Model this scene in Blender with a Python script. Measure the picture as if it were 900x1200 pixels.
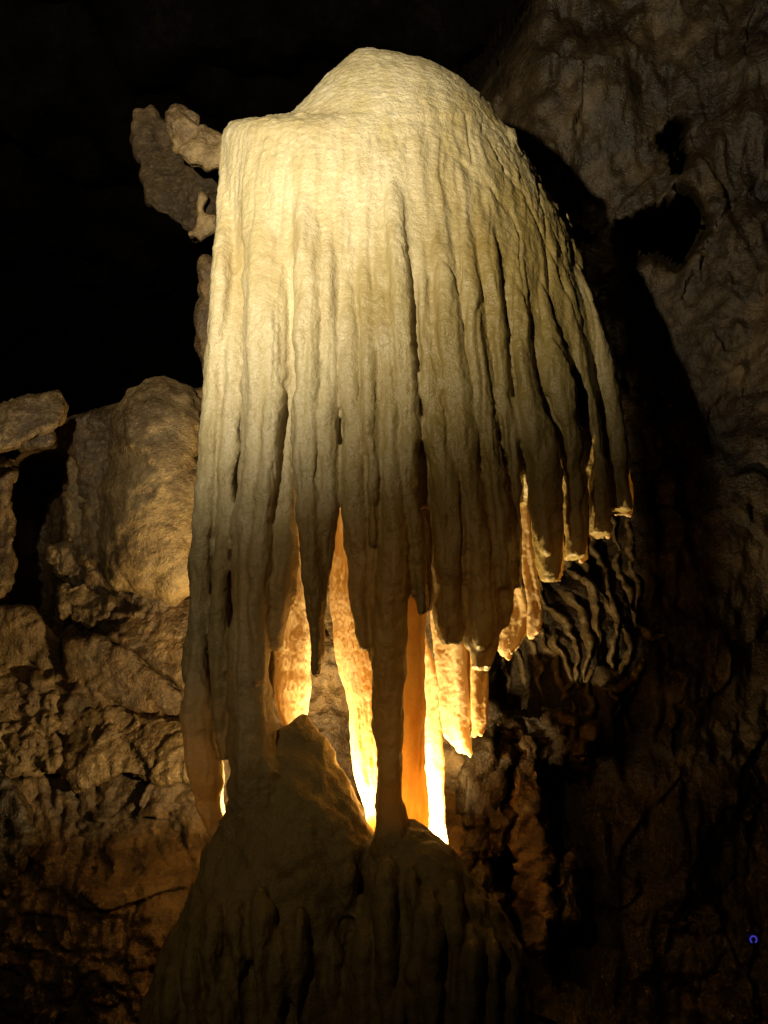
import bpy, bmesh, math, random
import numpy as np
from mathutils import Vector, Matrix

random.seed(7)
for o in list(bpy.data.objects):
    bpy.data.objects.remove(o, do_unlink=True)
scene = bpy.context.scene
COL = scene.collection
# ------------------------------------------------------------------ camera
PITCH = math.radians(10.0)
VFOV = math.radians(52.0)
CAM = np.array([0.0, 0.0, 1.6])
F = 600.0 / math.tan(VFOV / 2)              # focal length in photograph pixels (900 x 1200)
cam = bpy.data.cameras.new('camera')
cam.sensor_fit = 'VERTICAL'; cam.sensor_height = 24.0
cam.lens = 12.0 / math.tan(VFOV / 2)
cam.clip_start = 0.05; cam.clip_end = 300
cam_o = bpy.data.objects.new('camera', cam); COL.objects.link(cam_o)
cam_o.location = CAM; cam_o.rotation_euler = (math.pi / 2 + PITCH, 0, 0)
scene.camera = cam_o
# ------------------------------------------------------------------ world (a cave: no daylight reaches it)
w = bpy.data.worlds.new('World'); scene.world = w; w.use_nodes = True
bg = w.node_tree.nodes['Background']
bg.inputs[0].default_value = (0.6, 0.5, 0.35, 1); bg.inputs[1].default_value = 0.0006
# ------------------------------------------------------------------ exposure
scene.view_settings.view_transform = 'Standard'; scene.view_settings.look = 'None'
scene.view_settings.exposure = 0.0; scene.view_settings.gamma = 1.0
scene.cycles.max_bounces = 5; scene.cycles.diffuse_bounces = 3; scene.cycles.glossy_bounces = 2; scene.cycles.transmission_bounces = 4
scene.render.resolution_x = 768; scene.render.resolution_y = 1024
# lamp settings (the lamps are built with their fixtures further down)
FRONT_W, FILL_W, FRONT_COL, FILL_COL = 1300.0, 58.0, (1.0, 0.88, 0.61), (1.0, 0.73, 0.36)
FRONT_POS = np.array([-1.20, 0.60, 3.05])
BACK_W, BACK_COL = 125.0, (1.0, 0.74, 0.33)

# ------------------------------------------------------------------ helpers
cp, sp = math.cos(PITCH), math.sin(PITCH)
def P(px, py, Y):
    """point on the ray of a photograph pixel at the distance Y ahead of the camera"""
    px = np.asarray(px, float); py = np.asarray(py, float); Y = np.asarray(Y, float)
    u = (px - 450.0) / F; v = (600.0 - py) / F
    dy = cp - v * sp; dz = sp + v * cp
    t = Y / dy
    return np.stack(np.broadcast_arrays(u * t, Y, CAM[2] + dz * t), -1)
def project(p):
    p = np.asarray(p) - CAM
    d = p[..., 1] * cp + p[..., 2] * sp; v = -p[..., 1] * sp + p[..., 2] * cp
    return 450 + F * p[..., 0] / d, 600 - F * v / d

def _hash(ix, iy, iz, seed):
    h = (ix.astype(np.uint32) * np.uint32(374761393) + iy.astype(np.uint32) * np.uint32(668265263)
         + iz.astype(np.uint32) * np.uint32(2147483647) + np.uint32(seed * 974711 & 0xffffffff))
    h = (h ^ (h >> np.uint32(13))) * np.uint32(1274126177)
    h = (h ^ (h >> np.uint32(15))) * np.uint32(2246822519)
    return ((h ^ (h >> np.uint32(16))) & np.uint32(0xffff)).astype(np.float32) / 32767.5 - 1.0
def vnoise(p, seed=0):
    p = np.asarray(p, np.float32); i = np.floor(p).astype(np.int64); f = p - i
    f = f * f * f * (f * (f * 6 - 15) + 10); out = 0
    for dx in (0, 1):
        wx = f[:, 0] if dx else 1 - f[:, 0]
        for dy in (0, 1):
            wy = f[:, 1] if dy else 1 - f[:, 1]
            for dz in (0, 1):
                wz = f[:, 2] if dz else 1 - f[:, 2]
                out = out + wx * wy * wz * _hash(i[:, 0] + dx, i[:, 1] + dy, i[:, 2] + dz, seed)
    return out
def fbm(p, octv=4, seed=0, gain=.5, ridged=False):
    a, s, out = 1.0, 1.0, 0
    for k in range(octv):
        n = vnoise(p * s + 17.3 * k, seed + k)
        if ridged: n = 1 - 2 * np.abs(n)
        out = out + a * n; a *= gain; s *= 2.07
    return out

def facet(p, seed=0, tilt=.8):
    """broken-rock relief: every cell is a tilted flat face, with steps and cracks between cells; returns height and crack factor"""
    p = np.asarray(p, np.float32); i = np.floor(p).astype(np.int64)
    d1 = np.full(len(p), 9., np.float32); d2 = d1.copy(); h = np.zeros(len(p), np.float32)
    for dx in (-1, 0, 1):
        for dy in (-1, 0, 1):
            for dz in (-1, 0, 1):
                a, b, c = i[:, 0] + dx, i[:, 1] + dy, i[:, 2] + dz
                r = [_hash(a, b, c, seed + k) for k in range(3)]
                q = p - np.stack([a + .5 + .42 * r[0], b + .5 + .42 * r[1], c + .5 + .42 * r[2]], -1)
                d = (q * q).sum(1)
                g = _hash(a, b, c, seed + 4); g2 = _hash(a, b, c, seed + 5)
                hh = .6 * r[1] + tilt * (g * q[:, 0] + g2 * q[:, 2])
                m = d < d1
                d2 = np.where(m, d1, np.minimum(d2, d)); h = np.where(m, hh, h); d1 = np.where(m, d, d1)
    return h, np.clip((np.sqrt(d2) - np.sqrt(d1)) / .12, 0, 1)
def mesh_from(verts, faces, name='m', smooth=True):
    me = bpy.data.meshes.new(name)
    verts = np.asarray(verts, np.float32); faces = np.asarray(faces, np.int32)
    k = faces.shape[1]
    me.vertices.add(len(verts)); me.vertices.foreach_set('co', verts.ravel())
    me.loops.add(faces.size); me.loops.foreach_set('vertex_index', faces.ravel())
    me.polygons.add(len(faces))
    me.polygons.foreach_set('loop_start', np.arange(0, faces.size, k, dtype=np.int32))
    me.update(calc_edges=True); me.validate()
    if smooth: me.polygons.foreach_set('use_smooth', np.ones(len(me.polygons), bool))
    return me
def link(name, me, mat=None, parent=None, **props):
    o = bpy.data.objects.new(name, me); COL.objects.link(o)
    if mat and me is not None:
        me.materials.clear(); me.materials.append(mat)
    if parent is not None:
        o.parent = parent
        o.location = -parent.location           # meshes are written in world coordinates
    for k, v in props.items(): o[k] = v
    return o
def thing(name, label, cat, loc, group=None):
    o = bpy.data.objects.new(name, None); COL.objects.link(o)
    o.location = Vector([float(c) for c in loc]); o['label'] = label; o['category'] = cat
    o.empty_display_size = .1
    if group: o['group'] = group
    return o
def loops_mesh(L):
    """closed tube from a list of rings (n_rings, n, 3), capped at both ends"""
    L = np.asarray(L); r, n = L.shape[:2]
    V = L.reshape(-1, 3); fs = []
    a = np.arange(r - 1)[:, None] * n + np.arange(n)[None]
    b = np.arange(r - 1)[:, None] * n + (np.arange(n)[None] + 1) % n
    q = np.stack([a, b, b + n, a + n], -1).reshape(-1, 4)
    c0, c1 = len(V), len(V) + 1
    V = np.vstack([V, L[0].mean(0), L[-1].mean(0)])
    k = np.arange(n); k2 = (k + 1) % n
    t0 = np.stack([np.full(n, c0), k2, k], -1); o = (r - 1) * n
    t1 = np.stack([np.full(n, c1), o + k, o + k2], -1)
    tri = np.vstack([q[:, [0, 1, 2]], q[:, [0, 2, 3]], t0, t1])
    return V, tri
def merge(parts):
    V, Fc, n = [], [], 0
    for v, f in parts:
        V.append(v); Fc.append(f + n); n += len(v)
    return np.vstack(V), np.vstack(Fc)
def remesh(V, Fc, voxel, smooth=3):
    me = mesh_from(V, Fc)
    bm = bmesh.new(); bm.from_mesh(me); bmesh.ops.recalc_face_normals(bm, faces=bm.faces); bm.to_mesh(me); bm.free()
    o = bpy.data.objects.new('tmp', me); COL.objects.link(o)
    m = o.modifiers.new('r', 'REMESH'); m.mode = 'VOXEL'; m.voxel_size = voxel; m.adaptivity = 0
    dg = bpy.context.evaluated_depsgraph_get(); dg.update()
    e = o.evaluated_get(dg).to_mesh()
    v = np.empty(len(e.vertices) * 3, np.float32); e.vertices.foreach_get('co', v); v = v.reshape(-1, 3).astype(float)
    f = np.empty(len(e.loops), np.int32); e.loops.foreach_get('vertex_index', f); f = f.reshape(-1, 4)
    o.evaluated_get(dg).to_mesh_clear(); bpy.data.objects.remove(o); bpy.data.meshes.remove(me)
    for _ in range(smooth): v = lap(v, f, .5)
    return v, f
def lap(v, f, k):
    n = len(v); e = np.vstack([f[:, [i, (i + 1) % f.shape[1]]] for i in range(f.shape[1])])
    cnt = np.bincount(e.ravel(), minlength=n)
    s = np.stack([np.bincount(np.r_[e[:, 0], e[:, 1]], np.r_[v[e[:, 1], c], v[e[:, 0], c]], n) for c in range(3)], -1)
    return v * (1 - k) + k * s / np.maximum(cnt, 1)[:, None]
def normals(v, f):
    n = np.cross(v[f[:, 2]] - v[f[:, 0]], v[f[:, -1]] - v[f[:, 1]]) if f.shape[1] == 4 else np.cross(v[f[:, 1]] - v[f[:, 0]], v[f[:, 2]] - v[f[:, 0]])
    N = np.stack([sum(np.bincount(f[:, i], n[:, c], len(v)) for i in range(f.shape[1])) for c in range(3)], -1)
    return N / (np.linalg.norm(N, axis=1, keepdims=True) + 1e-12)
def components(f, lab, nv):
    e = np.vstack([f[:, [i, (i + 1) % 4]] for i in range(4)]); fi = np.tile(np.arange(len(f)), 4)
    e.sort(1); key = e[:, 0].astype(np.int64) * nv + e[:, 1]; o = np.argsort(key, kind='stable'); key, fi = key[o], fi[o]
    same = key[1:] == key[:-1]; A, B = fi[:-1][same], fi[1:][same]
    m = lab[A] == lab[B]; a, b = A[m], B[m]; c = np.arange(len(f))
    while True:
        lo = np.minimum(c[a], c[b]); n = c.copy(); np.minimum.at(n, c[a], lo); np.minimum.at(n, c[b], lo)
        n = n[n]; n = n[n]
        if (n == c).all(): return c, A, B
        c = n
def tidy(f, lab, nv):
    # every part one connected piece: stray islands go to the part around them, closed inner pockets are dropped
    lab = lab.copy()
    for _ in range(3):
        c, A, B = components(f, lab, nv); u, cnt = np.unique(c, return_counts=True); size = dict(zip(u, cnt)); big = {}
        for k in u:
            l = lab[k]
            if l not in big or size[k] > size[big[l]]: big[l] = k
        stray = [k for k in u if big[lab[k]] != k and lab[k] >= 0]
        if not stray: break
        new = lab.copy()
        for k in stray:
            x = np.r_[lab[B[(c[A] == k) & (c[B] != k)]], lab[A[(c[B] == k) & (c[A] != k)]]]
            x = x[x >= 0]; new[c == k] = np.bincount(x).argmax() if len(x) else -1
        lab = new
    return lab
def split(v, f, lab, names, mats, parent):
    lab = tidy(f, lab, len(v)); f = f[lab >= 0]; lab = lab[lab >= 0]
    """cut one continuous surface into its parts along the grooves, keeping the shading continuous"""
    N = normals(v, f)
    for i in np.unique(lab):
        ff = f[lab == i]
        u, inv = np.unique(ff.ravel(), return_inverse=True)
        me = mesh_from(v[u], inv.reshape(-1, f.shape[1]))
        if len(me.vertices) == len(u): me.normals_split_custom_set_from_vertices(N[u])
        link(names[i], me, mats[i], parent)
def resample(rows, step=5.0):
    rows = np.asarray(rows, float); y = rows[:, 0]
    n = max(6, int((y[-1] - y[0]) / step)); yy = np.linspace(y[0], y[-1], n)
    out = [yy]
    k = np.array([1, 3, 4, 3, 1.]); k /= k.sum()
    for c in range(1, rows.shape[1]):
        a = np.interp(yy, y, rows[:, c])
        b = np.convolve(np.pad(a, 2, mode='reflect', reflect_type='odd'), k, 'valid')
        out.append(b)
    return np.stack(out, -1)

# ------------------------------------------------------------------ materials
def nodes(name):
    m = bpy.data.materials.new(name); m.use_nodes = True
    nt = m.node_tree; nt.nodes.clear()
    out = nt.nodes.new('ShaderNodeOutputMaterial')
    return m, nt, out
def N(nt, t, **kw):
    n = nt.nodes.new(t)
    for k, v in kw.items(): setattr(n, k, v)
    return n
def noise(nt, co, scale, detail=4, rough=.55):
    n = N(nt, 'ShaderNodeTexNoise'); n.inputs['Scale'].default_value = scale
    n.inputs['Detail'].default_value = detail; n.inputs['Roughness'].default_value = rough
    nt.links.new(co, n.inputs['Vector']); return n.outputs['Fac']
def ramp(nt, fac, stops):
    r = N(nt, 'ShaderNodeValToRGB'); e = r.color_ramp.elements
    while len(e) < len(stops): e.new(.5)
    for k, (p, c) in enumerate(stops): e[k].position = p; e[k].color = (*c, 1)
    nt.links.new(fac, r.inputs['Fac']); return r.outputs['Color']
def mix(nt, fac, a, b, mode='MIX'):
    m = N(nt, 'ShaderNodeMix', data_type='RGBA', blend_type=mode)
    if isinstance(fac, float): m.inputs[0].default_value = fac
    else: nt.links.new(fac, m.inputs[0])
    for s, i in ((a, 6), (b, 7)):
        if isinstance(s, tuple): m.inputs[i].default_value = (*s, 1)
        else: nt.links.new(s, m.inputs[i])
    return m.outputs[2]
def coords(nt, scale=(1, 1, 1)):
    g = N(nt, 'ShaderNodeNewGeometry'); mp = N(nt, 'ShaderNodeMapping')
    mp.inputs['Scale'].default_value = scale
    nt.links.new(g.outputs['Position'], mp.inputs['Vector']); return mp.outputs['Vector']
def bump(nt, h, strength, dist, prev=None):
    b = N(nt, 'ShaderNodeBump'); b.inputs['Strength'].default_value = strength; b.inputs['Distance'].default_value = dist
    nt.links.new(h, b.inputs['Height'])
    if prev: nt.links.new(prev, b.inputs['Normal'])
    return b.outputs['Normal']

def calcite(name, c1, c2, c3, trans=0.0, bk=1.0, thin=None, ochre_dim=None, tcol=(1.0, .48, .10), spec=.35, rough=.55):
    m, nt, out = nodes(name); co = coords(nt)
    big = noise(nt, co, 2.3, 5, .6); streak = noise(nt, coords(nt, (14, 14, .9)), 1.0, 4)
    col = ramp(nt, big, [(.32, c2), (.52, c1), (.72, c1)])
    col = mix(nt, ramp(nt, streak, [(.42, (0, 0, 0)), (.72, (.75, .75, .75))]), col, c3)
    col = mix(nt, ramp(nt, noise(nt, co, 80, 2), [(.38, (0, 0, 0)), (.68, (.6, .6, .6))]), col, c2)
    if ochre_dim:  # ochre tint that also paints in the dimmer light towards right and bottom
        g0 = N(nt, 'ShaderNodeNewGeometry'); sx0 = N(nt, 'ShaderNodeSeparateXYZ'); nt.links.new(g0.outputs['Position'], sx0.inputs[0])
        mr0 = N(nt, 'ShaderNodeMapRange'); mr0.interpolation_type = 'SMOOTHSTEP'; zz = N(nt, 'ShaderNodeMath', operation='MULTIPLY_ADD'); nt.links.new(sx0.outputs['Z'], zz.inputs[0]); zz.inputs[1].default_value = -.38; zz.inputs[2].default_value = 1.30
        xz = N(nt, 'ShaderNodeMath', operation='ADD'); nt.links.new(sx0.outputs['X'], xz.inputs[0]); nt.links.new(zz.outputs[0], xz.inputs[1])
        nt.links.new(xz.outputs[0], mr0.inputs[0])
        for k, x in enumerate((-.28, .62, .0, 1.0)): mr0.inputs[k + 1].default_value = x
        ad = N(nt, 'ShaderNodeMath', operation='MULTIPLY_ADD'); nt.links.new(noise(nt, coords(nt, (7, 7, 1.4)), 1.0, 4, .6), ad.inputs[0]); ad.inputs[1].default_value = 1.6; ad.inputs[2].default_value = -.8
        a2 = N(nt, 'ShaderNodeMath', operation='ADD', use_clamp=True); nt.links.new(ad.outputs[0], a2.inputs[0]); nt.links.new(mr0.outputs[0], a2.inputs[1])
        col = mix(nt, a2.outputs[0], col, ochre_dim)
    p = N(nt, 'ShaderNodeBsdfPrincipled'); nt.links.new(col, p.inputs['Base Color'])
    p.inputs['Roughness'].default_value = rough; p.inputs['Specular IOR Level'].default_value = spec
    n1 = bump(nt, noise(nt, co, 38, 2), .5 * bk, .011)
    n2 = bump(nt, noise(nt, co, 105, 2, .7), .8 * bk, .0055, n1)
    nt.links.new(n2, p.inputs['Normal'])
    if trans:
        t = N(nt, 'ShaderNodeBsdfTranslucent')
        tc = mix(nt, ramp(nt, noise(nt, coords(nt, (16, 16, 2.5)), 1.5, 5, .65), [(.35, (0, 0, 0)), (.65, (1, 1, 1))]), tuple(c * k for c, k in zip(tcol, (.82, .68, .5))), tcol)
        nt.links.new(tc, t.inputs['Color']); nt.links.new(n1, t.inputs['Normal'])
        ms = N(nt, 'ShaderNodeMixShader'); ms.inputs[0].default_value = trans
        if thin:
            g = N(nt, 'ShaderNodeNewGeometry'); sx = N(nt, 'ShaderNodeSeparateXYZ'); mr = N(nt, 'ShaderNodeMapRange')
            nt.links.new(g.outputs['Position'], sx.inputs[0]); nt.links.new(sx.outputs['Z'], mr.inputs[0])
            for k, x in enumerate((thin[0], thin[1], 0.0, trans)): mr.inputs[k + 1].default_value = x
            nt.links.new(mr.outputs[0], ms.inputs[0])
        nt.links.new(p.outputs[0], ms.inputs[1]); nt.links.new(t.outputs[0], ms.inputs[2]); nt.links.new(ms.outputs[0], out.inputs[0])
    else: nt.links.new(p.outputs[0], out.inputs[0])
    return m
def rock(name, c1, c2, c3, rough=.5, scale=1.0, spec=.3):
    m, nt, out = nodes(name); co = coords(nt)
    a = noise(nt, co, 1.6 * scale, 5, .62); b = noise(nt, co, 7.0 * scale, 4, .65)
    col = ramp(nt, a, [(.38, c2), (.5, c1), (.60, c3)])
    col = mix(nt, ramp(nt, b, [(.4, (.75, .75, .75)), (.62, (0, 0, 0))]), col, c2)
    col = mix(nt, ramp(nt, noise(nt, co, 45 * scale, 3), [(.5, (0, 0, 0)), (.8, (.6, .6, .6))]), col, c3)
    p = N(nt, 'ShaderNodeBsdfPrincipled'); nt.links.new(col, p.inputs['Base Color'])
    p.inputs['Roughness'].default_value = rough; p.inputs['Specular IOR Level'].default_value = spec
    n1 = bump(nt, noise(nt, co, 8 * scale, 6, .74), .6, .05)
    n2 = bump(nt, noise(nt, co, 60 * scale, 2, .65), .7, .009, n1)
    nt.links.new(n2, p.inputs['Normal']); nt.links.new(p.outputs[0], out.inputs[0])
    return m
def plain(name, c, rough=.5, metal=0.0):
    m, nt, out = nodes(name); p = N(nt, 'ShaderNodeBsdfPrincipled')
    col = ramp(nt, noise(nt, coords(nt), 30, 4), [(.3, tuple(x * .75 for x in c)), (.7, c)])
    nt.links.new(col, p.inputs['Base Color']); p.inputs['Roughness'].default_value = rough; p.inputs['Metallic'].default_value = metal
    nt.links.new(p.outputs[0], out.inputs[0]); return m
def glow(name, c, s):
    m, nt, out = nodes(name); e = N(nt, 'ShaderNodeEmission'); e.inputs[0].default_value = (*c, 1); e.inputs[1].default_value = s
    nt.links.new(e.outputs[0], out.inputs[0]); return m

M_DOME = calcite('calcite_cream', (.65, .57, .39), (.46, .36, .19), (.46, .38, .17), trans=.17, thin=(2.75, 2.2), tcol=(1, .74, .36), spec=.5, rough=.40, ochre_dim=(.27, .195, .065))
M_BACK = calcite('calcite_gap_shade', (.30, .22, .11), (.18, .13, .06), (.25, .18, .08))  # darker opaque calcite, stands in for the shade between folds
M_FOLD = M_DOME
M_THIN = calcite('calcite_thin', (.66, .54, .33), (.58, .44, .24), (.60, .47, .26), trans=.42, tcol=(1.0, .74, .36), spec=.25, bk=.45)
M_AMBER = calcite('calcite_amber', (.62, .44, .20), (.50, .32, .13), (.55, .36, .15), trans=.24, tcol=(1.0, .66, .24), spec=.25, bk=.5)
M_STAL = calcite('calcite_stalagmite', (.30, .22, .085), (.21, .15, .055), (.26, .185, .065), spec=.4)
M_WALL = rock('cave_rock_brown', (.095, .056, .023), (.030, .018, .009), (.16, .103, .046))
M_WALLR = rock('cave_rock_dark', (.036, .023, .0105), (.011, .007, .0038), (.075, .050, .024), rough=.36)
M_FLAKE = rock('cave_rock_flake', (.046, .029, .013), (.016, .010, .005), (.085, .056, .026), rough=.6, spec=.12)
M_PALE = rock('cave_rock_pale', (.14, .091, .038), (.055, .033, .014), (.235, .165, .078))
M_FAN = calcite('calcite_wall', (.15, .105, .05), (.075, .05, .025), (.20, .145, .07), spec=.5, rough=.4)
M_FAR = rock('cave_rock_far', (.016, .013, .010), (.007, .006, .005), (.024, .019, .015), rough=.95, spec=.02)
M_METAL = plain('grey_metal', (.10, .10, .11), .45, .8)
M_BLACK = plain('black_plastic', (.02, .02, .022), .5)

# ------------------------------------------------------------------ the formation's front surface
YC = 4.5
LEFT = np.array([(55,424),(62,412),(72,400),(90,381),(110,362),(128,347),(134,338),(137,300),(142,270),(150,262),(165,258),(250,254),(310,248),
                 (380,243),(450,240),(550,231),(640,224),(740,219),(830,214),(920,218),(1000,235)], float)
RIGHT = np.array([(55,434),(58,446),(62,470),(67,496),(75,514),(90,540),(110,563),(130,581),(160,603),(190,622),(240,651),(300,681),(350,701),(400,716),
                  (450,727),(520,736),(575,741),(1000,745)], float)
BUL = np.array([(55,.0),(62,.10),(80,.20),(110,.30),(150,.39),(200,.46),(300,.54),(400,.57),(600,.56),(1000,.50)], float)
def edges(py): return np.interp(py, LEFT[:, 0], LEFT[:, 1]), np.interp(py, RIGHT[:, 0], RIGHT[:, 1])
def S(px, py):
    l, r = edges(py); s = np.clip((px - (l + r) / 2) / ((r - l) / 2), -1, 1)
    return YC - np.interp(py, BUL[:, 0], BUL[:, 1]) * (1 - np.abs(s) ** 2.4) ** .5
def sstep(a, b, x):
    t = np.clip((np.asarray(x, float) - a) / (b - a), 0, 1); return t * t * (3 - 2 * t)

def body_rings():
    R = []
    for py in np.r_[np.arange(55, 160, 3.0), np.arange(160, 596, 8.0)]:
        l, r = edges(py); shrink = 1 - .30 * sstep(545, 592, py)
        xm, hw = (l + r) / 2, (r - l) / 2 * shrink
        th = np.linspace(0, np.pi, 60)
        px = xm - hw * np.cos(th)
        sink = .006 + .034 * sstep(160, 420, py) + .05 * sstep(430, 560, py)
        Y = np.minimum(S(xm - (r - l) / 2 * np.cos(th), py) + sink, YC + .03)
        front = P(px, py, Y)
        bpx = xm + hw * np.cos(th[1:-1]) * .97
        back = P(bpx, py, YC); back[:, 1] += .03 + (.9 * np.interp(py, BUL[:, 0], BUL[:, 1]) + .02) * np.sin(th[1:-1]) ** .7
        R.append(np.vstack([front, back]))
    return loops_mesh(R)
TH = np.linspace(0, 2 * np.pi, 28, endpoint=False)
def fold_rings(rows, ext=0, deep=.13, seed=0, emerge=130, lift=0.0, edge=1.0, amp=1.0):
    rows = list(rows)
    if ext and edge == 1: rows = [(rows[0][0] - ext, *(np.array(rows[0][1:]) + (np.array(rows[0][1:]) - rows[1][1:]) / (rows[1][0] - rows[0][0]) * ext * .8))] + rows
    R = resample(rows); y0, y1 = R[0, 0], R[-1, 0]; L = []
    yy = R[:, 0]; zz = 0 * yy
    wx = (R[:, 2] - R[:, 1]) * .10 * fbm(np.stack([yy / 55, zz + seed * 3.7, zz], -1), 3, 301)
    ww = 1 + .13 * fbm(np.stack([yy / 30, zz + seed * 5.1, zz], -1), 3, 302)
    wd = .012 * fbm(np.stack([yy / 70, zz + seed * 2.3, zz], -1), 2, 303)
    for (py, xl, xr), w1, w2, w3 in zip(R, wx, ww, wd):
        low = float(sstep(300, 520, py)); m = (xl + xr) / 2 + w1 * low; h = (xr - xl) / 2 * (1 + (w2 - 1) * (.4 + .6 * low)); xl, xr = m - h, m + h
        xc = (xl + xr) / 2; Y = float(S(xc, py)) + w3 * low; sc = Y / F / cp
        up = float(sstep(y0, y0 + emerge, py))
        hw = max((xr - xl) / 2 * sc * 1.04 * (edge + (1 - edge) * up), .006)
        a = min(hw * (.95 + .3 * float(sstep(300, 600, py))), .085) * amp
        Yc = Y + .045 - .03 * up + (a + .02) * (1 - up) - lift * up
        d = min(deep, hw * 4 + .02)
        c = P(xc, py, Yc)
        pts = np.zeros((len(TH), 3)); si = np.sin(TH)
        pts[:, 0] = c[0] + hw * np.sign(np.cos(TH)) * np.abs(np.cos(TH)) ** .85
        pts[:, 1] = c[1] - np.where(si > 0, a * si, d * si); pts[:, 2] = c[2]
        L.append(pts)
    return loops_mesh(L)
FOLDS = [
 [(200,256,278),(380,244,268),(560,232,258),(640,225,249),(740,220,245),(830,215,246),(890,217,259),(940,229,259),(975,243,259),(1000,253,262)],
 [(250,276,290),(380,262,290),(470,262,287),(560,256,276),(640,252,271),(740,248,268),(830,250,268),(890,258,266)],
 [(190,283,345),(380,284,345),(470,286,337),(560,279,326),(640,271,319),(740,270,316),(830,270,319),(900,272,330),(960,270,340)],
 [(180,340,378),(263,341,380),(360,344,378),(419,345,378),(467,344,376),(560,344,374),(640,349,377),(700,357,379),(760,363,376),(792,365,373)],
 [(200,378,390),(341,376,395),(446,374,397),(500,372,399),(560,371,397),(620,371,393),(680,371,386),(740,369,380),(785,368,376)],
 [(210,384,406),(279,386,409),(341,396,418),(446,398,423),(500,400,424),(587,399,428),(640,402,430),(700,412,434),(760,422,437)],
 [(220,408,436),(302,411,438),(380,422,441),(483,424,445),(560,426,446),(640,429,447),(720,431,443),(775,434,440)],
 [(215,436,452),(302,437,452),(407,441,460),(483,445,466),(560,445,474),(640,441,478),(729,436,475),(815,437,472),(873,440,468),(931,443,472),(975,439,482),(1000,434,488),(1040,430,494)],
 [(150,444,467),(271,452,477),(407,459,486),(483,465,489),(530,466,489),(580,472,491),(640,478,496),(692,484,500),(722,488,498)],
 [(130,469,488),(263,479,500),(380,489,508),(418,491,514),(473,495,522),(547,498,538),(600,505,545),(650,507,546),(700,510,548),(735,514,546),(754,520,538)],
 [(150,490,522),(263,501,529),(380,509,540),(438,517,548),(510,524,556),(576,539,568),(640,544,578),(700,546,583),(750,548,583),(784,553,575)],
 [(170,522,551),(263,528,552),(360,539,567),(438,548,577),(510,557,585),(565,567,595),(640,575,605),(690,579,605),(722,583,600),(736,587,596)],
 [(190,553,578),(263,553,580),(360,568,590),(430,579,597),(510,587,606),(565,596,611),(600,599,612),(650,605,614),(690,607,612)],
 [(195,580,607),(263,581,608),(360,591,620),(422,598,624),(506,607,649),(560,619,662),(620,627,663),(660,632,661),(681,637,653)],
 [(215,609,636),(283,610,637),(372,622,652),(437,625,672),(506,651,688),(572,664,692),(600,664,691),(640,664,690),(654,664,688)],
 [(240,636,664),(300,638,667),(372,653,684),(438,675,699),(510,690,708),(572,691,713),(615,689,715),(628,690,715)],
 [(250,655,670),(341,669,695),(400,690,714),(473,704,728),(510,709,735),(560,709,739),(590,708,740),(600,709,738)],
 [(420,336,347),(500,328,347),(560,322,352),(650,318,352),(700,316,344),(760,316,326)],
 [(270,306,326),(380,310,330),(470,311,333),(560,300,324),(640,292,317),(720,290,312),(800,296,312)],
 [(230,352,366),(360,354,366),(470,352,364),(560,352,364),(640,356,366),(700,361,368)],
 [(380,428,438),(480,430,440),(560,431,441),(640,434,442)],
 [(230,506,518),(330,512,524),(440,528,540),(520,536,548),(600,548,560),(680,558,568)],
 [(240,536,547),(340,546,557),(440,560,571),(520,567,579),(620,580,594),(690,586,600)],
 [(260,590,602),(360,601,613),(430,607,617),(506,620,634),(580,628,642),(650,634,648)],
 [(290,620,632),(372,634,646),(437,644,660),(506,664,678),(580,670,684),(630,672,684)],
]
parts = [body_rings()]
for i, r in enumerate(FOLDS):
    deep = .16
    if i in (3, 4): deep = .07
    if i in (13, 14, 15, 16): deep = .09
    parts.append(fold_rings(r, ext=40 if i < 14 else 20, deep=deep, seed=i + 1, emerge=190 + 45 * ((i * 7) % 4), edge=.4 if i in (14, 15, 16) else 1.0, lift={0: .11, 1: .04, 3: .02, 7: .0, 9: -.02, 8: .01, 17: -.06}.get(i, .045 if i > 17 else 0.0)))
V, Fc = merge(parts)
V, Fc = remesh(V, Fc, .0075, smooth=4)
nn = normals(V, Fc)
sy = project(V)[1]; upz = sstep(600, 160, sy); crown = sstep(90, 190, sy)
wq = V + .02 * np.stack([vnoise(V * 5, 71), vnoise(V * 5, 72), 0 * V[:, 0]], -1)
disp = .0022 * fbm(V * 30, 3, 9) + .0016 * fbm(V * 75, 2, 21)                       # sugary grain
disp += (.003 + .004 * crown) * fbm(wq * [26, 16, 1.1], 2, 40)                       # fine runnels
disp -= .004 * crown * np.maximum(0, 1 - 5 * np.abs(vnoise(wq * [17, 12, .8], 44)))     # narrow drip grooves
disp -= .011 * crown * sstep(.0, .35, V[:, 0]) * np.maximum(0, 1 - 4 * np.abs(vnoise(wq * [15, 11, .55], 45)))   # closer flutes on the ochre side
disp += (.001 + .006 * (1 - upz)) * fbm(V * [17, 17, 10], 3, 47)                    # beads on the long folds
V = V + nn * disp[:, None]
cen = V[Fc].mean(1); fx, fy = project(cen)
best = np.full(len(cen), 1.35); lab = np.zeros(len(cen), int)
for i, r in enumerate(FOLDS):
    R = resample(r); xl = np.interp(fy, R[:, 0], R[:, 1]); xr = np.interp(fy, R[:, 0], R[:, 2])
    s = np.abs(fx - (xl + xr) / 2) / np.maximum((xr - xl) / 2, 3)
    s = np.where((fy > R[0, 0] + 45) & (fy < R[-1, 0] + 14) & (cen[:, 1] < S(fx, fy) + .22), s, 9)
    m = s < best; best[m] = s[m]; lab[m] = i + 1
formation = thing('flowstone_formation', 'huge cream domed flowstone with long hanging curtain folds, lit from behind', 'flowstone', P(470, 500, YC))
names = ['dome'] + ['curtain_fold'] * len(FOLDS)
split(V, Fc, lab, names, [M_DOME] + [M_FOLD] * len(FOLDS), formation)

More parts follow.
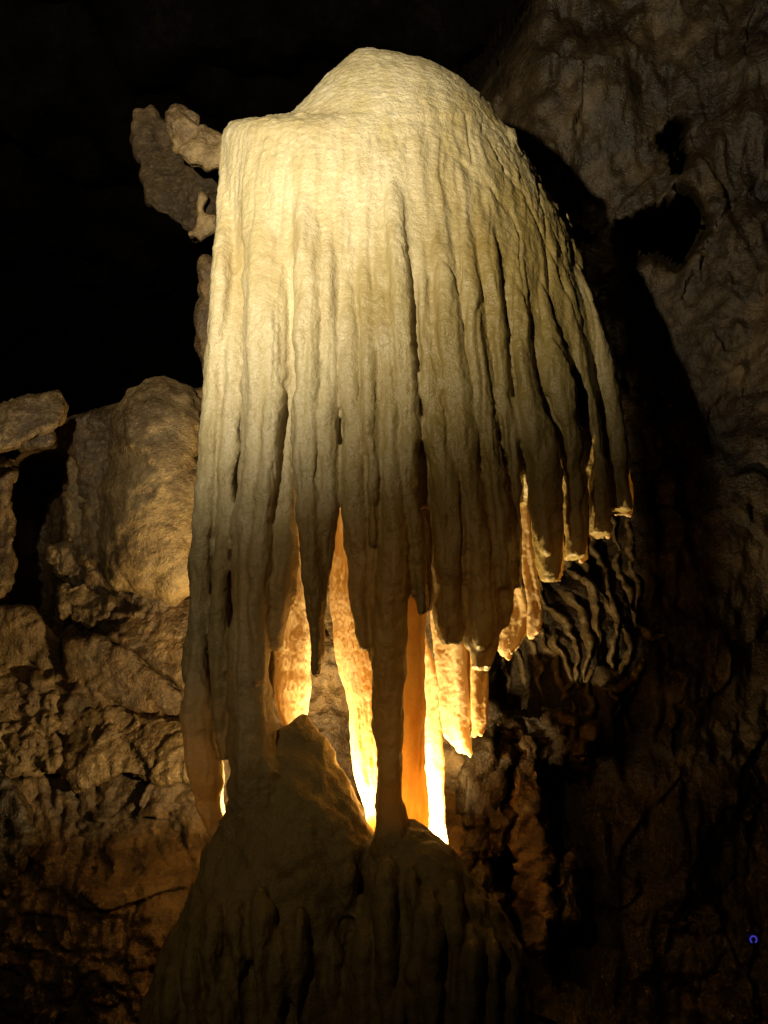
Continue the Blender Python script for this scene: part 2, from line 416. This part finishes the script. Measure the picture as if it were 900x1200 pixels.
# thin draperies hanging behind the front folds, in the light of the hidden lamp; two dark ones added as groove shade
def sheet(rows, t=.014, bow=.02, voxel=.006, mat=None, name='drapery', parent=None, seed=0, rag=5.0, wav=.010):
    R = resample(rows, 4.0); L = []; n = 44
    th = np.linspace(0, 2 * np.pi, n, endpoint=False); c = np.cos(th); s = np.sin(th)
    cc = np.sign(c) * np.abs(c) ** .6; ss = np.sign(s) * np.abs(s) ** .6
    jt = fbm(np.stack([R[:, 0] / 32, 0 * R[:, 0] + seed * 2.7, 0 * R[:, 0]], -1), 3, 401); jr = fbm(np.stack([R[:, 0] / 26, 0 * R[:, 0] + seed * 4.1, 0 * R[:, 0]], -1), 3, 402)
    for k, (py, xl, Yl, xr, Yr) in enumerate(R):
        xl += 1.3 * jt[k]; xr += 1.3 * jr[k]
        A, B = P(xl, py, Yl), P(xr, py, Yr); m = (A + B) / 2; d = (B - A) / 2; d[2] = 0
        nr = np.array([d[1], -d[0], 0]); nr = nr / (np.linalg.norm(nr) + 1e-9)
        e = (k / (len(R) - 1)); tt = t * (1 - .55 * e)
        off = ss * tt + bow * (1 - cc ** 2) + wav * np.sin(cc * 4.2 + seed * 1.7 + py * .004)
        pts = m + d * cc[:, None] + nr * off[:, None]
        if k >= len(R) - 2:
            pts[:, 2] += rag / F * 4.4 * vnoise(np.stack([pts[:, 0] * 60, cc * 0 + seed, cc * 0], -1), seed)
        L.append(pts)
    v, f = loops_mesh(L); v, f = remesh(v, f, voxel, 1)
    nn = normals(v, f)
    v = v + nn * (.006 * fbm(v * [22, 22, 7], 3, seed) + .0015 * fbm(v * 70, 2, seed + 5))[:, None]
    return link(name, mesh_from(v, f), mat or M_THIN, parent)
def two(rows, Yl, Yr): return [(y, a, Yl, b, Yr) for y, a, b in rows]
SHEETS = [
 (two([(540,324,350),(650,318,353),(745,313,361),(800,316,362),(830,323,359),(862,334,352)], 4.27, 4.55), .016),
 (two([(570,400,426),(610,394,428),(640,391,431),(700,390,434),(751,393,437),(790,400,439),(829,411,441),(907,413,444),(950,427,449),(981,437,446)], 4.50, 4.20), .016),
 (two([(640,470,505),(740,472,500),(800,470,498),(875,467,498),(930,467,500),(1000,468,501)], 4.20, 4.30), .014),
 (two([(660,482,487),(690,484,490),(740,487,499),(800,491,516),(850,493,520),(900,496,522),(950,499,525),(985,500,527),(1003,513,528)], 4.78, 4.64), .020),
 (two([(640,500,545),(740,506,546),(800,513,549),(850,519,552),(864,520,554),(876,534,556),(883,542,554)], 4.64, 4.56), .012),
 (two([(640,545,582),(740,546,573),(800,547,571),(835,549,571),(850,551,572),(864,555,562)], 4.60, 4.52), .012),
 (two([(550,609,613),(600,612,618),(650,616,624),(690,618,632),(715,618,636),(735,619,635),(745,622,631)], 4.40, 4.32), .012),
 (two([(680,602,612),(700,600,617),(716,592,622),(730,584,623),(750,584,615),(766,585,607),(771,592,602)], 4.50, 4.38), .011),
]
SHEETS += [(two([(535,713,736),(575,708,740),(590,706,741),(602,708,739)], 4.40, 4.48), .007), (two([(575,692,712),(612,689,715),(629,689,716)], 4.33, 4.39), .007),
 (two([(585,668,684),(630,664,688),(656,662,691)], 4.28, 4.34), .007), (two([(625,637,660),(665,634,660),(684,637,655)], 4.23, 4.28), .007)]
SHEETS.append((two([(480,244,335),(600,232,326),(700,226,322),(780,224,320),(840,240,320),(885,264,318)], 4.44, 4.22), .03))  # dark sheet added to close the left slits and shade them
SHEETS.append((two([(440,470,515),(520,472,530),(600,476,530),(650,482,524),(690,493,510),(718,499,504)], 4.20, 4.20), .06))  # dark sheet added behind the middle folds as the groove's shade
for i, (r, t) in enumerate(SHEETS):
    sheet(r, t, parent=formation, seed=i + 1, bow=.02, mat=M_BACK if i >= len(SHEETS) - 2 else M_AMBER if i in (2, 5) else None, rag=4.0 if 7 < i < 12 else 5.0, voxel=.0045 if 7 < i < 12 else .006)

# ------------------------------------------------------------------ stalagmite under it
def blob(rows, Yf, front, deep, pw=.9):
    R = resample(rows, 6); L = []
    for k, (py, xl, xr) in enumerate(R):
        Y = Yf(py) if callable(Yf) else Yf
        hw = max((xr - xl) / 2 * Y / F / cp, .005); c = P((xl + xr) / 2, py, Y); si = np.sin(TH)
        fr = front(py) if callable(front) else front; dp = deep(py) if callable(deep) else deep
        tap = min(1, hw / .04)
        pts = np.zeros((len(TH), 3)); pts[:, 0] = c[0] + hw * np.sign(np.cos(TH)) * np.abs(np.cos(TH)) ** pw
        pts[:, 1] = c[1] - np.where(si > 0, fr * si, dp * si) * tap; pts[:, 2] = c[2]; L.append(pts)
    return loops_mesh(L)
cone = [(836,346,356),(850,338,366),(870,322,378),(895,300,394),(925,278,412),(955,266,427),(985,254,440),(1010,247,432),(1060,226,412),(1120,196,404),(1200,170,402),(1300,140,405)]
mound = [(962,452,476),(972,440,500),(985,436,518),(1005,434,536),(1040,430,560),(1080,424,590),(1120,414,612),(1200,402,622),(1300,396,640)]
cone_f = lambda y: float(np.interp(y, [836, 900, 1000, 1200, 1300], [.03, .10, .22, .34, .38]))
ms_f = lambda y: float(np.interp(y, [962, 1000, 1100, 1300], [.08, .15, .26, .34]))
sp_parts = [blob(cone, 4.18, cone_f, .14), blob(mound, 4.05, ms_f, lambda y: float(np.interp(y, [960, 1100, 1300], [.12, .3, .5])))]
drips = []
rng = random.Random(3)
for x0, y0, y1, wd in [(205,1120,1290,13),(228,1080,1290,12),(252,1050,1280,13),(280,1055,1240,11),(306,1040,1260,14),(330,1085,1290,11),(352,1060,1290,10),
                       (405,1010,1150,12),(428,1020,1280,13),(455,1000,1290,14),(482,1010,1200,12),(505,1040,1290,14),(530,1035,1180,11),(552,1080,1290,13),(578,1085,1290,11),(600,1120,1290,12),
                       (390,1090,1290,11),(418,1140,1290,10),(545,1150,1290,9),(268,1140,1290,11),(318,1170,1290,9),(470,1150,1290,10)]:
    j = rng.uniform(-4, 4)
    drips.append([(y0, x0 - 3, x0 + 3), (y0 + 20, x0 - wd * .9, x0 + wd * .9), (y0 + 55, x0 - wd + j, x0 + wd + j), ((y0 + y1) / 2, x0 - wd * .6 + j, x0 + wd * .6 + j), (y1, x0 - wd * .5 + j, x0 + wd * .5 + j)])
def stal_front(px, py):
    Y = 4.30
    for rows, yc, ff in ((cone, 4.18, cone_f), (mound, 4.05, ms_f)):
        R = np.array(rows, float)
        if py < R[0, 0]: continue
        xl = np.interp(py, R[:, 0], R[:, 1]); xr = np.interp(py, R[:, 0], R[:, 2]); s = (px - (xl + xr) / 2) / ((xr - xl) / 2)
        if abs(s) < 1: Y = min(Y, yc - ff(py) * math.sqrt(1 - s * s))
    return Y
for d in drips:
    xc = (d[1][1] + d[1][2]) / 2; R = resample(d, 6)
    ys = np.array([stal_front(xc, y) for y in R[:, 0]]); ys = np.convolve(np.pad(ys, 4, mode='edge'), np.ones(9) / 9, 'valid')
    sp_parts.append(blob(d, lambda y, R=R, ys=ys: float(np.interp(y, R[:, 0], ys)) + .006, .10, .09))
V, Fc = merge(sp_parts); V, Fc = remesh(V, Fc, .0095, 3); nn = normals(V, Fc)
V = V + nn * (.014 * fbm(V * [9, 9, 6], 3, 61) + .009 * fbm(V * [20, 20, 15], 3, 62))[:, None]
cen = V[Fc].mean(1); fx, fy = project(cen)
lab = np.where(fx + .0 * fy > np.interp(fy, [960, 1000, 1100, 1300], [440, 432, 405, 395]), 1, 0); lab[fy < 955] = 0
best = np.full(len(cen), 1.25)
for i, d in enumerate(drips):
    R = resample(d, 6); xl = np.interp(fy, R[:, 0], R[:, 1]); xr = np.interp(fy, R[:, 0], R[:, 2])
    s = np.abs(fx - (xl + xr) / 2) / np.maximum((xr - xl) / 2, 3); s = np.where((fy > R[0, 0]) & (fy < R[-1, 0]) & (cen[:, 1] < 4.2), s, 9)
    m = s < best; best[m] = s[m]; lab[m] = i + 2
stal = thing('stalagmite', 'dark brown stalagmite mound with dripping ridges beneath the flowstone curtains', 'stalagmite', P(400, 1290, 4.2))
split(V, Fc, lab, ['cone', 'shoulder_mound'] + ['drip_ridge'] * len(drips), [M_STAL] * (2 + len(drips)), stal)

# ------------------------------------------------------------------ cave walls
def grid_mesh(px, py, Y, keep=None):
    """px, py, Y: 2-D arrays"""
    v = P(px, py, Y).reshape(-1, 3); r, c = px.shape
    i = np.arange(r - 1)[:, None] * c + np.arange(c - 1)[None]
    f = np.stack([i, i + c, i + c + 1, i + 1], -1).reshape(-1, 4)
    if keep is not None: f = f[keep.ravel()[f].all(1)]
    return v, f
def inpoly(px, py, poly):
    ins = np.zeros(px.shape, bool); n = len(poly)
    for k in range(n):
        (x1, y1), (x2, y2) = poly[k], poly[(k + 1) % n]
        c = ((y1 > py) != (y2 > py)) & (px < (x2 - x1) * (py - y1) / (y2 - y1 + 1e-9) + x1); ins ^= c
    return ins
def polydist(px, py, poly):
    d = np.full(px.shape, 1e9)
    for k in range(len(poly)):
        a = np.array(poly[k], float); b = np.array(poly[(k + 1) % len(poly)], float); e = b - a
        t = np.clip(((px - a[0]) * e[0] + (py - a[1]) * e[1]) / (e @ e), 0, 1)
        d = np.minimum(d, np.hypot(px - a[0] - t * e[0], py - a[1] - t * e[1]))
    return d
WALLY = {}
def wall_depth(x, y):
    gx, gy, Y = WALLY['cave_wall_right']
    i = np.clip(np.round((y - gy[0, 0]) / 3).astype(int), 0, Y.shape[0] - 1); j = np.clip(np.round((x - gx[0, 0]) / 3).astype(int), 0, Y.shape[1] - 1)
    return Y[i, j]
def wall(name, px, py, Y, mat, amp=1.0, keep=None, seed=0, stretch=(1, 1, 1), crk=1.0, soft=0.0, **props):
    v, f = grid_mesh(px, py, Y, keep)
    q = v * np.array(stretch)
    qw = q + .2 * np.stack([vnoise(q * 3, seed + 31), vnoise(q * 3, seed + 32), vnoise(q * 3, seed + 33)], -1)
    h1, c1 = facet(qw * 2.4, seed); h2, c2 = facet(qw * 7, seed + 9)
    d = .10 * fbm(q * 1.7, 3, seed) + .09 * (.35 + .65 * crk) * h1 + .035 * h2 - crk * (.018 * (1 - c1) + .010 * (1 - c2)) + (.03 + .01 * (1 - crk)) * fbm(q * (6 + 5 * (1 - crk)), 4, seed + 11, .55, True) + .010 * fbm(q * 24, 3, seed + 23)
    if soft:
        band = sstep(-.2, .5, fbm(q * 1.1, 2, seed + 51))
        d = (.16 * fbm(q * 1.5, 4, seed) + .05 * h1 + .03 * fbm(q * [9, 9, 3.5], 4, seed + 13) + .02 * h2 * band + .016 * band * fbm(q * 22, 3, seed + 23))
    v[:, 1] += -d * amp
    WALLY[name] = (px, py, v[:, 1].reshape(px.shape))
    u, inv = np.unique(f.ravel(), return_inverse=True)
    return link(name, mesh_from(v[u], inv.reshape(-1, 4)), mat, None, kind='structure', **props)

# right wall with its two black hollows
gx, gy = np.meshgrid(np.arange(500, 1100, 3.0), np.arange(-140, 1330, 3.0))
YR = 5.95 - .5 * sstep(700, 1000, gx) + .35 * sstep(650, 520, gx) - .25 * sstep(700, 1150, gy)
H1 = [(716,252),(748,244),(772,238),(793,219),(806,222),(822,240),(829,270),(816,303),(792,321),(765,308),(742,316),(722,292)]
H2 = [(774,146),(792,132),(815,130),(814,178),(803,204),(796,212),(785,190),(776,166)]
wob = 7 * (fbm(np.stack([gx.ravel() / 18, gy.ravel() / 18, gx.ravel() * 0], -1), 3, 77)).reshape(gx.shape)
ins = inpoly(gx + wob, gy + wob * .6, H1) | inpoly(gx + wob, gy, H2)
dist = np.minimum(polydist(gx + wob, gy + wob * .6, H1), polydist(gx + wob, gy, H2))
edge_y = np.interp(gx, [500, 560, 590, 620, 650, 1100], [150, 120, 75, 20, -150, -150])
topfall = sstep(30, -60, gy - edge_y)
YR = YR + np.where(ins, np.minimum(dist * .05, .5), 0) + 5.0 * topfall ** 2
keep = ~(ins & (dist > 11)) & (topfall < .97)
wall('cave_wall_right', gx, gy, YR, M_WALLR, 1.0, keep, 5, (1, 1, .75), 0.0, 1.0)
# left wall: broken rock below, its top shelf running back into the dark
gx, gy0 = np.meshgrid(np.arange(-260, 640, 3.0), np.arange(1330, 360, -3.0))
top = np.interp(gx, [-260, 0, 30, 60, 120, 150, 240, 400, 640], [560, 540, 520, 500, 480, 470, 460, 440, 430])
gy = np.maximum(gy0, top)
YL = 5.36 + .30 * sstep(100, 500, gx) - .35 * sstep(900, 1100, gy) - .15 * sstep(50, -200, gx)
YL = YL + .9 * np.exp(-((gx - 45) / 30) ** 2) * sstep(520, 560, gy) * sstep(800, 690, gy)
YL = YL + np.maximum(top - gy0, 0) * .03 + 1.6 * sstep(545, 640, gx)
wall('cave_wall_left', gx, gy, YL, M_WALL, .75, None, 15, (1, 1, 1.2))
# far side of the chamber and its roof, floor
gx, gy = np.meshgrid(np.arange(-900, 1900, 14.0), np.arange(-900, 1000, 14.0))
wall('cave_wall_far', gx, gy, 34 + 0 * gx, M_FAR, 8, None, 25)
n = 160
ax = np.linspace(-14, 14, n); ay = np.linspace(-6, 35, n); X, Yg = np.meshgrid(ax, ay)
def terrain(name, z, amp, mat, seed):
    v = np.stack([X, Yg, np.full_like(X, z)], -1).reshape(-1, 3)
    v[:, 2] += amp * fbm(v * [.6, .6, 1], 5, seed)
    i = np.arange(n - 1)[:, None] * n + np.arange(n - 1)[None]
    f = np.stack([i, i + 1, i + n + 1, i + n], -1).reshape(-1, 4)
    return link(name, mesh_from(v, f), mat, None, kind='structure')
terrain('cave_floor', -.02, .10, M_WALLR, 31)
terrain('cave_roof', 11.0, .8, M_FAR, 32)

# ------------------------------------------------------------------ loose and standing rocks
def rock_piece(poly, Y, thick, voxel=.016, amp=.03, seed=0, bulge=.0, smooth=1, tilt=(0, 0), prof=None, fs=5.0, rag=4.0, rough=1.0):
    """a lump of rock with a traced outline, a real thickness and an uneven face"""
    poly = np.array(poly, float)
    # densify
    pts = []
    for k in range(len(poly)):
        a, b = poly[k], poly[(k + 1) % len(poly)]; m = max(2, int(np.hypot(*(b - a)) / 6))
        for t in np.arange(m) / m: pts.append(a + (b - a) * t)
    pts = np.array(pts); c = pts.mean(0)
    pts = pts + rag * np.stack([fbm(np.c_[pts / 22, 0 * pts[:, :1] + seed], 3, 200), fbm(np.c_[pts / 22, 0 * pts[:, :1] + seed], 3, 210)], -1)
    rings = []
    for s, k in prof or ((.05, 0), (.7, .02), (.92, .07), (.985, .2), (1, .5), (1, 1.0), (.9, 1.6), (.5, 2.0), (.05, 2.1)):
        q = c + (pts - c) * s
        dY = thick * k - bulge * (1 - s * s) * (1 if k < 1 else 0) + tilt[0] * (q[:, 0] - c[0]) / 100 + tilt[1] * (q[:, 1] - c[1]) / 100
        rings.append(P(q[:, 0], q[:, 1], Y + dY))
    v, f = loops_mesh(rings); v, f = remesh(v, f, voxel, smooth); nn = normals(v, f)
    vw = v + .03 * np.stack([vnoise(v * 8, seed + 31), vnoise(v * 8, seed + 32), vnoise(v * 8, seed + 33)], -1)
    h1, c1 = facet(vw * fs, seed, 1.3); h2, c2 = facet(vw * fs * 2.6, seed + 9, 1.3)
    d = amp * (.7 * fbm(v * 4, 3, seed) + .8 * h1 + .4 * h2 - .25 * (1 - c1) + .3 * rough * fbm(v * 14, 3, seed + 3, .55, True) + .12 * fbm(v * 45, 2, seed + 7))
    return v + nn * d[:, None], f
def rock_thing(name, label, cat, poly, Y, thick, mat, **kw):
    v, f = rock_piece(poly, Y, thick, **kw)
    return link(name, mesh_from(v, f), mat, None, label=label, category=cat)
wl = bpy.data.objects['cave_wall_left']
def wall_block(poly, Y, thick, mat, **kw):
    v, f = rock_piece(poly, Y, thick, **kw); return link('rock_block', mesh_from(v, f), mat, wl)
rock_thing('boulder', 'rounded smooth ochre boulder on the wall beside the flowstone curtain', 'boulder',
           [(195,443),(222,458),(240,475),(246,560),(244,650),(236,690),(205,712),(165,702),(136,690),(120,660),(116,600),(122,540),(130,490),(150,458)], 5.10, .22, M_PALE, bulge=.08, amp=.017, seed=101, smooth=4, fs=3.0, prof=((.05, 0), (.45, .06), (.72, .18), (.9, .42), (1, .8), (1, 1.0), (.9, 1.6), (.5, 2.0), (.05, 2.1)))
rock_thing('rock_ledge', 'pale rock ledge jutting out of the dark, lit from beneath', 'rock ledge',
           [(-90,478),(0,480),(35,466),(68,464),(77,474),(70,492),(55,505),(20,520),(-10,535),(-90,560)], 4.95, .22, M_PALE, amp=.02, seed=102, tilt=(0, -.15))
rock_thing('small_rock', 'small broken rock lump hanging under the pale ledge', 'rock',
           [(22,512),(58,500),(64,512),(56,524),(40,526),(20,524)], 5.0, .08, M_WALL, amp=.012, seed=103, voxel=.01)
# broken plates of the left wall, meeting along narrow cracks
PL = dict(amp=.013, voxel=.012, rag=1.6, fs=6.0)
wall_block([(150,718),(195,705),(252,690),(252,788),(215,811),(160,766),(124,745)], 5.26, .12, M_WALL, seed=111, tilt=(.05, -.10), **PL)
wall_block([(75,749),(121,744),(158,767),(213,814),(214,836),(166,836),(118,816),(76,803)], 5.30, .12, M_WALL, seed=112, tilt=(.02, .12), **PL)
wall_block([(73,806),(117,818),(166,838),(214,840),(252,834),(252,917),(215,911),(186,919),(149,909),(118,912),(92,924),(71,900)], 5.26, .08, M_PALE, seed=113, tilt=(-.04, -.12), amp=.022, voxel=.012, rag=3.0, fs=5.0)
wall_block([(-60,802),(30,802),(70,808),(68,852),(69,899),(40,913),(-60,902)], 5.26, .12, M_PALE, seed=115, tilt=(.03, -.1), amp=.035, voxel=.012, rag=3, fs=9.0)
wall_block([(-60,708),(40,714),(72,750),(73,802),(30,797),(-60,797)], 5.34, .12, M_WALL, seed=116, tilt=(.0, .12), **PL)
wall_block([(-60,905),(0,900),(25,930),(35,985),(10,1040),(-60,1050)], 4.95, .2, M_WALLR, seed=117, amp=.03)
wall_block([(76,540),(98,530),(100,580),(96,630),(84,640),(78,600)], 5.35, .1, M_PALE, seed=118, amp=.02, voxel=.011)
wall_block([(70,690),(100,680),(130,705),(135,728),(100,738),(74,725)], 5.3, .12, M_PALE, seed=119, amp=.03, voxel=.011)
wall_block([(62,640),(92,642),(118,668),(116,690),(88,684),(66,672)], 5.36, .1, M_WALL, seed=120, amp=.03, voxel=.011)
wall_block([(-30,530),(10,540),(15,610),(8,700),(-30,720)], 5.3, .15, M_WALL, seed=121, amp=.03)
# rock hanging at the left of the dome
hang = thing('hanging_rock', 'craggy broken rock hanging beside the left shoulder of the flowstone', 'rock', P(215, 190, 4.5))
for nm, poly, Y, th, sd, mt in (('rock_lump', [(190,132),(204,124),(222,132),(240,146),(262,150),(290,160),(290,185),(262,186),(252,198),(240,190),(222,192),(208,178),(196,162)], 4.47, .10, 131, M_PALE),
                            ('rock_flake', [(158,128),(176,122),(205,150),(250,160),(300,190),(300,250),(250,256),(247,275),(228,285),(205,262),(175,240),(160,205),(153,165)], 4.74, .10, 132, M_FLAKE),
                            ('rock_edge', [(234,224),(242,230),(237,250),(252,256),(252,270),(234,284),(224,276),(229,252)], 4.66, .07, 133, M_PALE)):
    v, f = rock_piece(poly, Y, th, voxel=.010, amp=.022 if nm != 'rock_lump' else .034, seed=sd, smooth=1, fs=4 if nm == 'rock_flake' else 7, rag=1.5, rough=.1); v = lap(lap(v, f, .5), f, .5); link(nm, mesh_from(v, f), mt, hang)
rock_thing('rock_rib', 'narrow brown rock rib showing behind the left edge of the flowstone', 'rock',
           [(240,300),(262,300),(270,440),(262,470),(240,455),(230,400),(232,370)], 4.66, .12, M_WALL, amp=.015, seed=135, voxel=.012)

# ------------------------------------------------------------------ flowstone fan on the right wall
def tube(path, rad, n=10):
    path = np.asarray(path, float); L = []
    for k in range(len(path)):
        t = path[min(k + 1, len(path) - 1)] - path[max(k - 1, 0)]; t /= np.linalg.norm(t) + 1e-9
        a = np.cross(t, [0, 1, 0]); a /= np.linalg.norm(a) + 1e-9; b = np.cross(t, a); r = rad[k] if np.ndim(rad) else rad
        th = np.linspace(0, 2 * np.pi, n, endpoint=False)
        L.append(path[k] + r * (np.cos(th)[:, None] * a + 1.8 * np.sin(th)[:, None] * b))
    return loops_mesh(L)
def curve(pts, m=24):
    pts = np.array(pts, float); t = np.linspace(0, 1, len(pts)); tt = np.linspace(0, 1, m)
    R = np.stack([np.interp(tt, t, pts[:, c]) for c in range(2)], -1)
    for _ in range(3): R[1:-1] = (R[:-2] + 2 * R[1:-1] + R[2:]) / 4
    return R
fan = thing('flowstone_fan', 'fan of thin brown flowstone ribs spreading over the rock wall behind the curtain', 'flowstone', P(670, 830, 5.5))
RIBS = [[(637,707),(657,723),(673,753),(678,806)], [(667,667),(690,687),(702,713),(700,750),(690,800)], [(700,693),(720,720),(722,760),(707,806)],
        [(625,715),(640,748),(652,785),(662,822)], [(612,740),(628,770),(640,824)], [(600,755),(612,785),(616,818)], [(655,690),(676,712),(688,745),(684,800)],
        [(690,600),(697,650),(712,700),(735,738)], [(715,605),(725,660),(738,715),(746,742)], [(672,605),(680,650),(700,690)], [(735,600),(742,660),(750,738)],
        [(730,735),(738,760),(722,796)], [(645,740),(658,770),(668,820)], [(585,760),(592,790),(596,815)], [(655,615),(660,650),(668,668)]]
RIBS += [[(625,640),(632,680),(640,712)], [(608,650),(612,700),(606,760)], [(588,700),(584,750),(578,800)], [(668,820),(672,850),(668,880)], [(690,800),(696,830),(692,862)],
         [(640,826),(644,850),(640,876)], [(715,800),(722,824),(716,850)], [(748,738),(762,748),(778,744)], [(706,806),(724,808),(744,796),(752,770)]]
kk = np.ones(9) / 9
for k, r in enumerate(RIBS):
    c = curve(r, 40); c = c + 5.0 * np.stack([fbm(np.stack([c[:, 1] / 14, c[:, 0] * 0 + k, c[:, 0] * 0], -1), 2, 9), 0 * c[:, 0]], -1)
    Y = np.convolve(np.pad(wall_depth(c[:, 0], c[:, 1]), 4, mode='edge'), kk, 'valid')
    rad = (.022 + .008 * math.sin(k * 2.3)) * np.interp(np.linspace(0, 1, len(c)), [0, .2, .75, 1], [.35, 1, .8, .2])
    v, f = tube(P(c[:, 0], c[:, 1], Y - .012), rad); v, f = remesh(v, f, .008, 2)
    v = v + normals(v, f) * (.012 * fbm(v * 11, 3, 150 + k) + .005 * fbm(v * 30, 2, 151 + k))[:, None]
    link('rib', mesh_from(v, f), M_FAN, fan)
# knobbly rock pillars on the wall right of the stalagmite
wr = bpy.data.objects['cave_wall_right']
for k, (poly, Y) in enumerate([([(604,880),(622,860),(632,900),(640,980),(642,1060),(636,1110),(612,1105),(606,1040),(602,960)], 5.30),
                               ([(548,880),(580,850),(598,880),(596,950),(590,1000),(560,1040),(545,1000),(540,940)], 5.25),
                               ([(560,820),(610,830),(660,835),(700,850),(690,890),(640,900),(600,880),(565,870)], 5.36),
                               ([(655,1010),(672,1000),(680,1040),(676,1075),(658,1080)], 5.3),
                               ([(545,1010),(572,1030),(590,1070),(575,1085),(550,1050)], 5.1)]):
    v, f = rock_piece(poly, Y, .16, amp=.045, seed=160 + k); link('rock_block', mesh_from(v, f), M_WALLR if k else M_WALL, wr)

# ------------------------------------------------------------------ lamps of the show cave and one added fill lamp
def box(sx, sy, sz, c=(0, 0, 0), bev=.006):
    bm = bmesh.new(); bmesh.ops.create_cube(bm, size=1)
    for v in bm.verts: v.co = Vector((v.co.x * sx + c[0], v.co.y * sy + c[1], v.co.z * sz + c[2]))
    bmesh.ops.bevel(bm, geom=bm.edges[:], offset=bev, segments=2, affect='EDGES')
    me = bpy.data.meshes.new('b'); bm.to_mesh(me); bm.free(); return me
def cyl(r, h, c=(0, 0, 0), r2=None):
    bm = bmesh.new(); bmesh.ops.create_cone(bm, cap_ends=True, segments=20, radius1=r, radius2=r if r2 is None else r2, depth=h)
    bmesh.ops.translate(bm, verts=bm.verts, vec=c); me = bpy.data.meshes.new('c'); bm.to_mesh(me); bm.free(); return me
def child(name, me, mat, parent):
    o = bpy.data.objects.new(name, me); COL.objects.link(o); me.materials.append(mat); o.parent = parent; return o
def floodlight(label, loc, aim, watts, colr, spot, blend, radius, size=1.0):
    t = thing('floodlight', label, 'lamp', loc)
    d = Vector([float(a) for a in aim]) - Vector([float(a) for a in loc])
    t.rotation_euler = d.to_track_quat('Z', 'Y').to_euler()      # lens looks along +Z
    z = size
    child('housing', box(.15 * z, .11 * z, .05 * z, (0, 0, -.035 * z)), M_BLACK, t)
    child('lens', box(.13 * z, .09 * z, .006, (0, 0, -.004), .002), glow('lamp_glass', colr, 3.0), t)
    child('bracket', box(.17 * z, .02 * z, .012, (0, 0, -.07 * z), .003), M_METAL, t)
    L = bpy.data.lights.new('floodlight_beam', 'SPOT'); L.energy = watts; L.color = colr; L.spot_size = spot; L.spot_blend = blend; L.shadow_soft_size = radius
    lo = bpy.data.objects.new('floodlight_beam', L); COL.objects.link(lo); lo.parent = t; lo.location = (0, 0, radius + .012)
    lo.rotation_euler = (math.pi, 0, 0)
    return t
floodlight('black floodlight at the post top with a narrow beam up at the flowstone dome', FRONT_POS, P(225, -60, 4.1), FRONT_W, FRONT_COL, math.radians(86), 1.0, .04)
FILL_POS = FRONT_POS - np.array([0, 0, .16])  # added fill lamp, gives the main beam a dim tail lower down
floodlight('added black fill floodlight under the narrow-beam one, washing the whole flowstone', FILL_POS, P(235, 610, 4.1), FILL_W, FILL_COL, math.radians(69), 1.0, .04)
post = thing('lamp_post', 'slim grey metal post carrying a black floodlight and an added fill one', 'post', (FRONT_POS[0], FRONT_POS[1] - .11, 0))
child('pole', cyl(.025, FRONT_POS[2], (0, 0, FRONT_POS[2] / 2)), M_METAL, post); child('base_plate', cyl(.16, .05, (0, 0, .02)), M_METAL, post)
B1 = P(372, 985, 4.38); B2 = P(468, 1035, 4.52)
floodlight('small floodlight hidden behind the stalagmite cone, shining up into the curtains', B1, B1 + np.array([-.15, .10, 1.0]), BACK_W, BACK_COL, math.radians(178), .25, .025, size=.6)
floodlight('small floodlight hidden behind the middle column, shining up into the curtains', B2, B2 + np.array([.20, .10, 1.0]), BACK_W * 2.1, BACK_COL, math.radians(142), .5, .025, size=.6)
# blue marker light at the lower right
bp = P(883, 1101, 4.9)
led = thing('marker_light', 'tiny blue glowing ring light in the dark at the cave side', 'light', bp)
bm = bmesh.new(); R0, r0 = .014, .0035
ring = np.array([[[ (R0 + r0 * math.cos(b)) * math.cos(a), r0 * math.sin(b), (R0 + r0 * math.cos(b)) * math.sin(a)] for b in np.linspace(0, 2 * np.pi, 8, endpoint=False)] for a in np.linspace(math.radians(-60), math.radians(240), 24)])
v, f = loops_mesh(ring); bm.free()
child('glowing_ring', mesh_from(v, f), glow('blue_led', (.13, .10, 1.0), .32), led)
bk = cyl(.03, .03); bk.transform(Matrix.Rotation(math.pi / 2, 4, 'X')); bk.transform(Matrix.Translation((0, .025, 0)))
child('housing', bk, M_BLACK, led)
